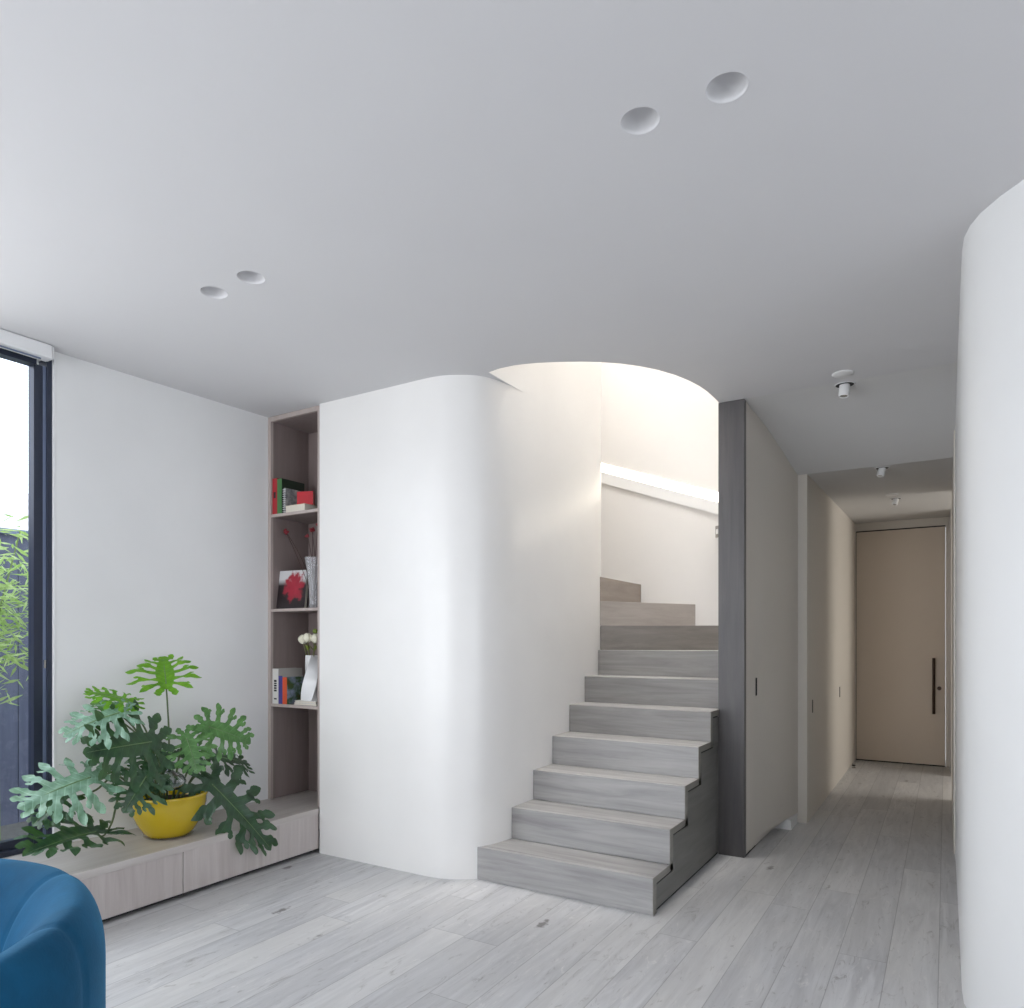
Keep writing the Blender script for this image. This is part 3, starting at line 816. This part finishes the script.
bp = [(0, 0), (.045, .003), (.070, .018), (.080, .040), (.074, .062), (.052, .080), (.026, .092), (.014, .106), (.012, .13), (.014, .135)]
MB().lathe(bp + [(r - .003 if r > .004 else 0, zz + (.003 if i == len(bp) - 1 - len(bp) + 1 else 0)) for i, (r, zz) in list(enumerate(bp))[::-1] if r > .004], 48).build('bulb', glass('bulb_glass', (.90, .92, .93, 1), .02, .3), gl, smooth=True, angle=80)

# philodendron
LM = [leaf_mat('bright_leaf_green', sRGB(84, 150, 24), sRGB(132, 190, 44), .35, .45),
      leaf_mat('silver_leaf_green', sRGB(96, 136, 112), sRGB(150, 184, 162), .30, .25),
      leaf_mat('deep_leaf_green', sRGB(22, 54, 34), sRGB(46, 84, 52), .38, .18),
      leaf_mat('mid_leaf_green', sRGB(58, 108, 52), sRGB(106, 154, 88), .30, .3)]
RIB = plain('pale_leaf_rib', sRGB(112, 142, 88), .4)
STEM = plain('green_brown_stem', sRGB(92, 110, 66), .45, var=.2)
def leaf_mesh(L, W, seed, curl=.25, fold=.25):
    r = random.Random(seed)
    n = 7
    ya = [-.06, -.02, .10, .24, .39, .54, .68, .80]
    ang = [158, 128, 101, 80, 62, 47, 33]
    ln = [.40, .56, .64, .64, .57, .46, .33]
    bm = bmesh.new()
    # central blade
    rows = []
    for k in range(17):
        y = -.10 + 1.10 * k / 16
        u = (y + .10) / 1.10
        w_ = .20 * math.sin(PI * min(1, u * .93 + .07)) ** .7 * (1 - .45 * u)
        y2 = y
        rows.append([bm.verts.new((w_ * q, y2 - (.10 * abs(q) if y < .1 else 0), 0)) for q in (-1, -.5, 0, .5, 1)])
    for a_, b_ in zip(rows, rows[1:]):
        for k in range(4): bm.faces.new((a_[k], a_[k + 1], b_[k + 1], b_[k]))
    # fingers, each with blunt side teeth
    def finger(b, d, l, hw, side, dz):
        nn = Vector((-d.y, d.x, 0))
        prof_ = [(.10, .9), (.25, 1.0), (.38, .82), (.48, .80), (.56, 1.25), (.64, 1.15), (.70, .85), (.78, 1.15), (.86, 1.05), (.93, .72), (1.0, .12)]
        prev = None
        for s_, q in prof_:
            c_ = b + d * (l * s_); h_ = hw * q
            sh = .012 * math.sin(s_ * 9 + dz * 900)
            row = [bm.verts.new(((c_ + nn * (h_ * k + sh)).x * side, (c_ + nn * (h_ * k + sh)).y, -dz - .004 * (1 - abs(k)))) for k in (-1, -.4, .4, 1)]
            if prev:
                for k in range(3): bm.faces.new((prev[k], prev[k + 1], row[k + 1], row[k]))
            prev = row
    for side in (-1, 1):
        for i in range(n):
            a = math.radians(ang[i] + r.uniform(-5, 5)); l = ln[i] * r.uniform(.90, 1.08)
            d = Vector((math.sin(a), math.cos(a), 0))
            b = Vector((0, (ya[i] + ya[i + 1]) / 2, 0))
            hw = (.058 if i < 5 else .047) * r.uniform(.92, 1.1)
            finger(b, d, l, hw, side, .0015 + .0008 * i)
            # a secondary toe on the larger fingers
            if 1 <= i <= 4:
                d2 = Vector((math.sin(a - .55), math.cos(a - .55), 0))
                finger(b + d * l * .42, d2, l * .40, hw * .62, side, .0060 + .0008 * i)
    finger(Vector((0, .62, 0)), Vector((0, 1, 0)), .40, .075, 1, .001)
    ph = r.uniform(0, 6)
    for v_ in bm.verts:
        x, y = v_.co.x, v_.co.y
        rr = math.hypot(x, y - .3)
        zz = v_.co.z * 1.0 + fold * abs(x) * .9 - curl * (y - .2) ** 2 * .6 - (curl + .45 * fold) * x * x * 1.5 + .022 * math.sin(rr * 16 + ph) * min(1, abs(x) * 5) + .018 * math.sin(17 * math.atan2(abs(x), y + .02) + ph) * min(1, rr * 2)
        v_.co = Vector((x * L * W, y * L, zz * L))
    bmesh.ops.recalc_face_normals(bm, faces=bm.faces)
    up_ = sum((f.normal.z for f in bm.faces)) 
    if up_ < 0: bmesh.ops.reverse_faces(bm, faces=bm.faces)
    for f in bm.faces: f.smooth = True
    me = bpy.data.meshes.new('leaf'); bm.to_mesh(me); bm.free()
    return me
plant = thing('split_leaf_philodendron', 'sprawling split leaf plant with green lobed leaves growing in the yellow pot', 'potted plant', PB + Vector((0, 0, .18)))
PO = plant.location.copy()
def add_leaf(J, T, nrm, W, mat, seed, stem_pts, curl=.25, fold=.25):
    J = Vector(J); T = Vector(T); y = (T - J); L = y.length; y.normalize()
    nrm = Vector(nrm); zax = (nrm - y * nrm.dot(y)).normalized(); x = y.cross(zax)
    me = leaf_mesh(L, W, seed, curl, fold); me.materials.append(LM[mat])
    o = bpy.data.objects.new('leaf', me); link(o, plant)
    mw = Matrix((x, y, zax)).transposed().to_4x4(); mw.translation = J - PO
    o.matrix_local = mw
    rib = MB()
    rib.tube([(0, L * s, L * (-curl * (s - .2) ** 2 * .6) + .002) for s in [-.03, .1, .25, .4, .55, .7, .85, .97]], [.0028, .0026, .0022, .002, .0017, .0014, .001, .0006], 5)
    rib.build('midrib', RIB, o, smooth=True)
    # petiole
    p0 = Vector(stem_pts[0]); pp = [p0] + [Vector(q) for q in stem_pts[1:]] + [J]
    # catmull smoothing
    out = []
    for i in range(len(pp) - 1):
        a = pp[max(i - 1, 0)]; b = pp[i]; c = pp[i + 1]; d = pp[min(i + 2, len(pp) - 1)]
        for s in range(6):
            u = s / 6
            out.append(.5 * ((2 * b) + (c - a) * u + (2 * a - 5 * b + 4 * c - d) * u * u + (3 * b - a - 3 * c + d) * u ** 3))
    out.append(pp[-1])
    m = len(out)
    MB().tube([q - PO for q in out], [.0062 - .0026 * i / m for i in range(m)], 8).build('stem', STEM, plant, smooth=True)
def P(px, py, X): return on_x(px, py, X)
C0 = PB + Vector((-.02, 0, .175))
def c0(dx=0, dy=0): return C0 + Vector((dx, dy, 0))
cam_dir = Vector((-SN, CS, 0))
TOC = (Vector((0, 0, CAM_H)) - PB).normalized()     # towards the room
UPV = Vector((0, 0, 1)); WIN = Vector((0, -1, 0))
# bright top leaf: nearly horizontal, seen from just below its edge
add_leaf(P(166, 683, -3.50), P(163, 656, -3.66), TOC * .85 + UPV * .3, 1.25, 0, 1, [c0(), P(169, 740, -3.5)], .1, .35)
add_leaf(P(128, 701, -3.46), P(86, 689, -3.56), TOC * .35 + UPV * 1., 1.1, 0, 2, [c0(-.03, -.03), P(152, 745, -3.5)], .2, .15)
add_leaf(P(118, 713, -3.40), P(63, 731, -3.46), TOC * .7 + UPV * .8, 1.1, 1, 3, [c0(-.02, -.05), P(140, 738, -3.44)], .35, .2)
add_leaf(P(150, 742, -3.34), P(86, 752, -3.34), TOC * 1. + UPV * .15, 1.25, 2, 4, [c0(0, -.03), P(160, 765, -3.40)], .1, .1)
add_leaf(P(88, 778, -3.40), P(19, 803, -3.42), TOC * .75 + UPV * .7, 1.15, 1, 5, [c0(-.02, -.08), P(130, 770, -3.46), P(104, 775, -3.44)], .3, .2)
add_leaf(P(64, 795, -3.50), P(32, 824, -3.52), TOC * .8 + WIN * .3 + UPV * .2, 1.2, 2, 6, [c0(-.03, -.10), P(118.7, 776, -3.5), P(96, 790, -3.5), P(78, 796, -3.5)], .3, .3)
add_leaf(P(94, 832, -3.44), P(26, 850, -3.34), TOC * .45 + UPV * .9, .95, 2, 7, [c0(-.03, -.12), P(122, 790, -3.5), P(112, 822, -3.5), P(103, 836, -3.48)], .15, .45)
add_leaf(P(146, 777, -3.30), P(124, 811, -3.28), TOC * 1. + UPV * .1, 1.35, 2, 8, [c0(.02, -.08), P(155, 772, -3.34)], .3, .3)
add_leaf(P(210, 727, -3.34), P(252, 741, -3.24), TOC * 1. + UPV * .3, 1.2, 3, 9, [c0(0, .05), P(196, 752, -3.5)], .3, .2)
add_leaf(P(187, 739, -3.34), P(198, 772, -3.26), TOC * .85 + UPV * .5, 1.25, 3, 10, [c0(.02, .02), P(180, 752, -3.38)], .3, .25)
add_leaf(P(216, 757, -3.52), P(251, 762, -3.50), TOC * .5 + UPV * .8, 1.2, 2, 11, [c0(0, .08), P(200, 766, -3.5)], .25, .2)
add_leaf(P(214, 786, -3.34), P(274, 848, -3.18), TOC * .85 + UPV * .5, .62, 2, 12, [c0(.02, .07), P(196, 776, -3.42)], .2, .2)
add_leaf(P(152, 762, -3.48), P(140, 742, -3.60), TOC * .9 + UPV * .2, 1.2, 2, 13, [c0(-.02, -.02)], .1, .2)
add_leaf(P(168, 758, -3.50), P(150, 790, -3.42), TOC * .9 + UPV * .2, 1.0, 2, 14, [c0(0, -.02)], .2, .2)
add_leaf(P(112, 715, -3.56), P(94, 700, -3.66), TOC * .7 + UPV * .6, 1.0, 3, 15, [c0(-.03, -.04), P(145, 745, -3.55)], .2, .2)

# ------------------------------------------------------------------ velvet armchair
AC = Vector((-1.931, .397, 0)); AR = .589
ch = thing('velvet_armchair', 'curved teal blue velvet tub chair with channel seams in the near left corner', 'armchair', AC)
def shell():
    mb = MB(); vs = []; fs = []
    # profile (radial, height) outside -> rim -> inside
    HT = .728; RI = AR * .641; a_ = AR * .10; b_ = .149; zi = .40
    c_ = AR - a_
    prof = [(AR - .02, .06), (AR - .004, .10), (AR, .25), (AR, .40), (AR, .50)]
    for k in range(0, 13):
        t = PI / 2 * k / 12
        prof.append((AR - a_ + a_ * math.cos(t), HT - b_ + b_ * math.sin(t)))
    for k in range(1, 21):
        t = PI / 2 * k / 20
        prof.append((AR - a_ - (AR - a_ - RI) * math.sin(t), zi + (HT - zi) * math.cos(t)))
    prof.append((RI + .003, .32))
    a0, a1, n = math.radians(-61), math.radians(219), 224
    seams = [math.radians(s) for s in (-41, 0, 41.1, 82.3, 123.4, 164.5, 205.6)]
    for i in range(n + 1):
        ph = a0 + (a1 - a0) * i / n
        dm = min(abs(ph - s) for s in seams)
        g = math.exp(-(dm / .012) ** 2) * .006 + math.exp(-(dm / .06) ** 2) * .0022
        ends = min(i, n - i) / n * (a1 - a0)
        for (r, zz) in prof:
            kk = 1.0 if zz > .5 or r < c_ - .01 else max(0, (zz - .2) / .3) * .3
            rr, z2 = r, zz
            # sink towards the centre line of the rim
            vx, vz = r - c_, zz - (HT - b_)
            l = math.hypot(vx, max(vz, 0)) or 1
            rr -= vx / l * g * kk; z2 -= max(vz, 0) / l * g * kk
            if ends < .10:
                q = math.sqrt(max(0, 1 - (1 - ends / .10) ** 2)) * .35 + .65
                rr = c_ + (rr - c_) * q; z2 = z2 if z2 < .3 else .3 + (z2 - .3) * (.9 + .1 * q)
            vs.append((rr * math.cos(ph), rr * math.sin(ph), z2))
    m = len(prof)
    for i in range(n):
        for k in range(m - 1):
            fs.append((i * m + k, i * m + k + 1, (i + 1) * m + k + 1, (i + 1) * m + k))
    fs.append(tuple(range(m))); fs.append(tuple(n * m + k for k in range(m))[::-1])
    return mb.add(vs, fs)
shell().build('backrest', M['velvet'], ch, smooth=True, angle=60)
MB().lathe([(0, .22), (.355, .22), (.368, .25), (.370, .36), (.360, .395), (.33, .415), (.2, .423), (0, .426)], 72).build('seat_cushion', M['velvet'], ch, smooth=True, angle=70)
MB().lathe([(0, .06), (AR - .035, .06), (AR - .035, .21), (0, .21)], 72).build('seat_base', M['velvet'], ch, smooth=True)
MB().lathe([(0, 0), (AR - .09, 0), (AR - .09, .06), (0, .06)], 72).build('plinth', M['black'], ch, smooth=True)

# ------------------------------------------------------------------ outside the window
struct('ground', MB().box(-14, -3.96, -6, 12, -.35, -.15), plain('garden_gravel', sRGB(120, 118, 112), .9, var=.3, scale=20))
fence = thing('garden_fence', 'dark blue grey vertical board fence outside the window', 'fence', (-6.3, 3.0, -.15))
mb = MB()
for k in range(46): mb.box(-.012 - .004 * (k % 2), .012 - .004 * (k % 2), -6.5 + k * .30, -6.5 + k * .30 + .292, 0, 2.28)
mb.build('boards', wood('weathered_blue_boards', sRGB(84, 88, 108), sRGB(104, 108, 128), 'Z', .7), fence)
mb = MB()
for zz in (.35, 1.7): mb.box(-.07, -.02, -6.5, 7.3, zz, zz + .09)
mb.build('rail', M['frame'], fence); MB().box(-.03, .05, -6.5, 7.3, 2.28, 2.32).build('capping', M['frame2'], fence)
hs = thing('neighbour_house', 'pale house with a tiled roof beyond the garden fence', 'house', (-12, 5.0, -.15))
MB().box(-3, 0, -8, 8, 0, 3.0).build('walls', plain('pale_render', sRGB(225, 225, 228), .8), hs)
mb = MB(); mb.add([(.4, -8.4, 2.95), (.4, 8.4, 2.95), (-2.2, 8.4, 4.1), (-2.2, -8.4, 4.1), (-3.4, -8.4, 2.95), (-3.4, 8.4, 2.95)], [(0, 1, 2, 3), (3, 2, 5, 4)])
def roof():
    t = NT('clay_tiles'); p = geo_pos(t)
    w_ = t.n('ShaderNodeTexWave'); w_.inputs['Scale'].default_value = 1.6; w_.bands_direction = 'Z'; t.l(p, w_.inputs[0]); w_.inputs['Distortion'].default_value = .6
    t.bsdf(t.mix(w_.outputs[1], sRGB(196, 190, 186), sRGB(226, 222, 220)), .8); return t.m
mb.build('roof', roof(), hs)
bam = thing('bamboo', 'leafy light green bamboo outside the window in front of the fence', 'bamboo', (-5.35, 2.45, -.15))
canes = []
for k in range(9):
    x, y = rnd.uniform(-.25, .25), rnd.uniform(-.45, .4)
    lean = Vector((rnd.uniform(-.2, .25), rnd.uniform(-.1, .35), 0))
    H = rnd.uniform(1.7, 2.25)
    canes.append((Vector((x, y, 0)), lean, H))
    MB().tube([(x, y, 0), tuple(Vector((x, y, H * .5)) + lean * .3), tuple(Vector((x, y, H)) + lean)], [.012, .010, .004], 6).build('cane', flatc('bamboo_cane', (120, 140, 70)) if k == 0 else bpy.data.materials['bamboo_cane'], bam, smooth=True)
mb = MB()
for _ in range(1500):
    b_, ln_, H = rnd.choice(canes); s = rnd.uniform(.62, 1.0)
    c_ = b_ + ln_ * s * s + Vector((0, 0, H * s)) + Vector((rnd.gauss(0, .13), rnd.gauss(0, .15), rnd.gauss(0, .10)))
    a = rnd.uniform(0, 2 * PI); d_ = Vector((math.cos(a), math.sin(a), rnd.uniform(-1.0, .3))).normalized()
    l = rnd.uniform(.09, .17); sd = d_.cross(Vector((rnd.uniform(-1, 1), rnd.uniform(-1, 1), rnd.uniform(-1, 1)))).normalized() * l * .075
    m_ = c_ + d_ * l * .4
    mb.add([c_, m_ - sd, c_ + d_ * l, m_ + sd], [(0, 1, 2, 3)])
fo = mb.build('foliage', leaf_mat('bamboo_leaf', sRGB(176, 200, 118), sRGB(214, 228, 160), .5, .4), bam); fo['kind'] = 'stuff'

# ------------------------------------------------------------------ light
w = bpy.data.worlds.new('sky'); scn.world = w; w.use_nodes = True
nt = w.node_tree; bg = nt.nodes['Background']
tc = nt.nodes.new('ShaderNodeTexCoord'); sp_ = nt.nodes.new('ShaderNodeSeparateXYZ'); rp = nt.nodes.new('ShaderNodeValToRGB')
nt.links.new(tc.outputs['Generated'], sp_.inputs[0]); nt.links.new(sp_.outputs[2], rp.inputs[0]); nt.links.new(rp.outputs[0], bg.inputs[0])
rp.color_ramp.elements[0].color = (.92, .95, 1, 1); rp.color_ramp.elements[1].color = (.78, .88, 1, 1)
bg.inputs[1].default_value = 2.9

def area(name, loc, rot, sx, sy, power, col, spread=180):
    l = bpy.data.lights.new(name, 'AREA'); l.shape = 'RECTANGLE'; l.size = sx; l.size_y = sy
    l.energy = power; l.color = col; l.spread = math.radians(spread)
    o = bpy.data.objects.new(name, l); link(o); o.location = loc; o.rotation_euler = rot
    return o
# daylight through the left glazing (pointing +X) and the rear glazing (pointing +Y)
area('daylight_left', (-3.78, -.55, 1.5), (0, math.radians(-90), 0), 2.3, 3.9, 72, (.96, .98, 1))
area('daylight_rear', (-2.3, -3.1, 1.35), (math.radians(90), 0, 0), 1.7, 2.3, 62, (.96, .98, 1))
area('fill_right', (4.12, -.7, 1.4), (0, math.radians(90), 0), 2.2, 3.6, 32, (.98, .985, 1))  # added fill lamp out of view, brightens the left wall
# skylight over the stair
area('skylight', (-1.48, 3.98, 6.64), (0, 0, 0), .55, 1.2, 190, (1, .975, .945))
# side room window beside the hall
area('daylight_side', (2.3, 7.3, 1.5), (0, math.radians(90), 0), 2.0, 1.6, 34, (1, .95, .88))

# ------------------------------------------------------------------ camera
cam = bpy.data.cameras.new('camera'); co = link(bpy.data.objects.new('camera', cam))
co.location = (0, 0, CAM_H); co.rotation_euler = (PI / 2, 0, YAW)
cam.sensor_fit = 'HORIZONTAL'; cam.sensor_width = 36; cam.lens = 713 / 1024 * 36
cam.shift_y = 136 / 1024; cam.clip_start = .02
scn.camera = co
scn.view_settings.view_transform = 'Standard'
scn.view_settings.look = 'None'
scn.view_settings.exposure = 0
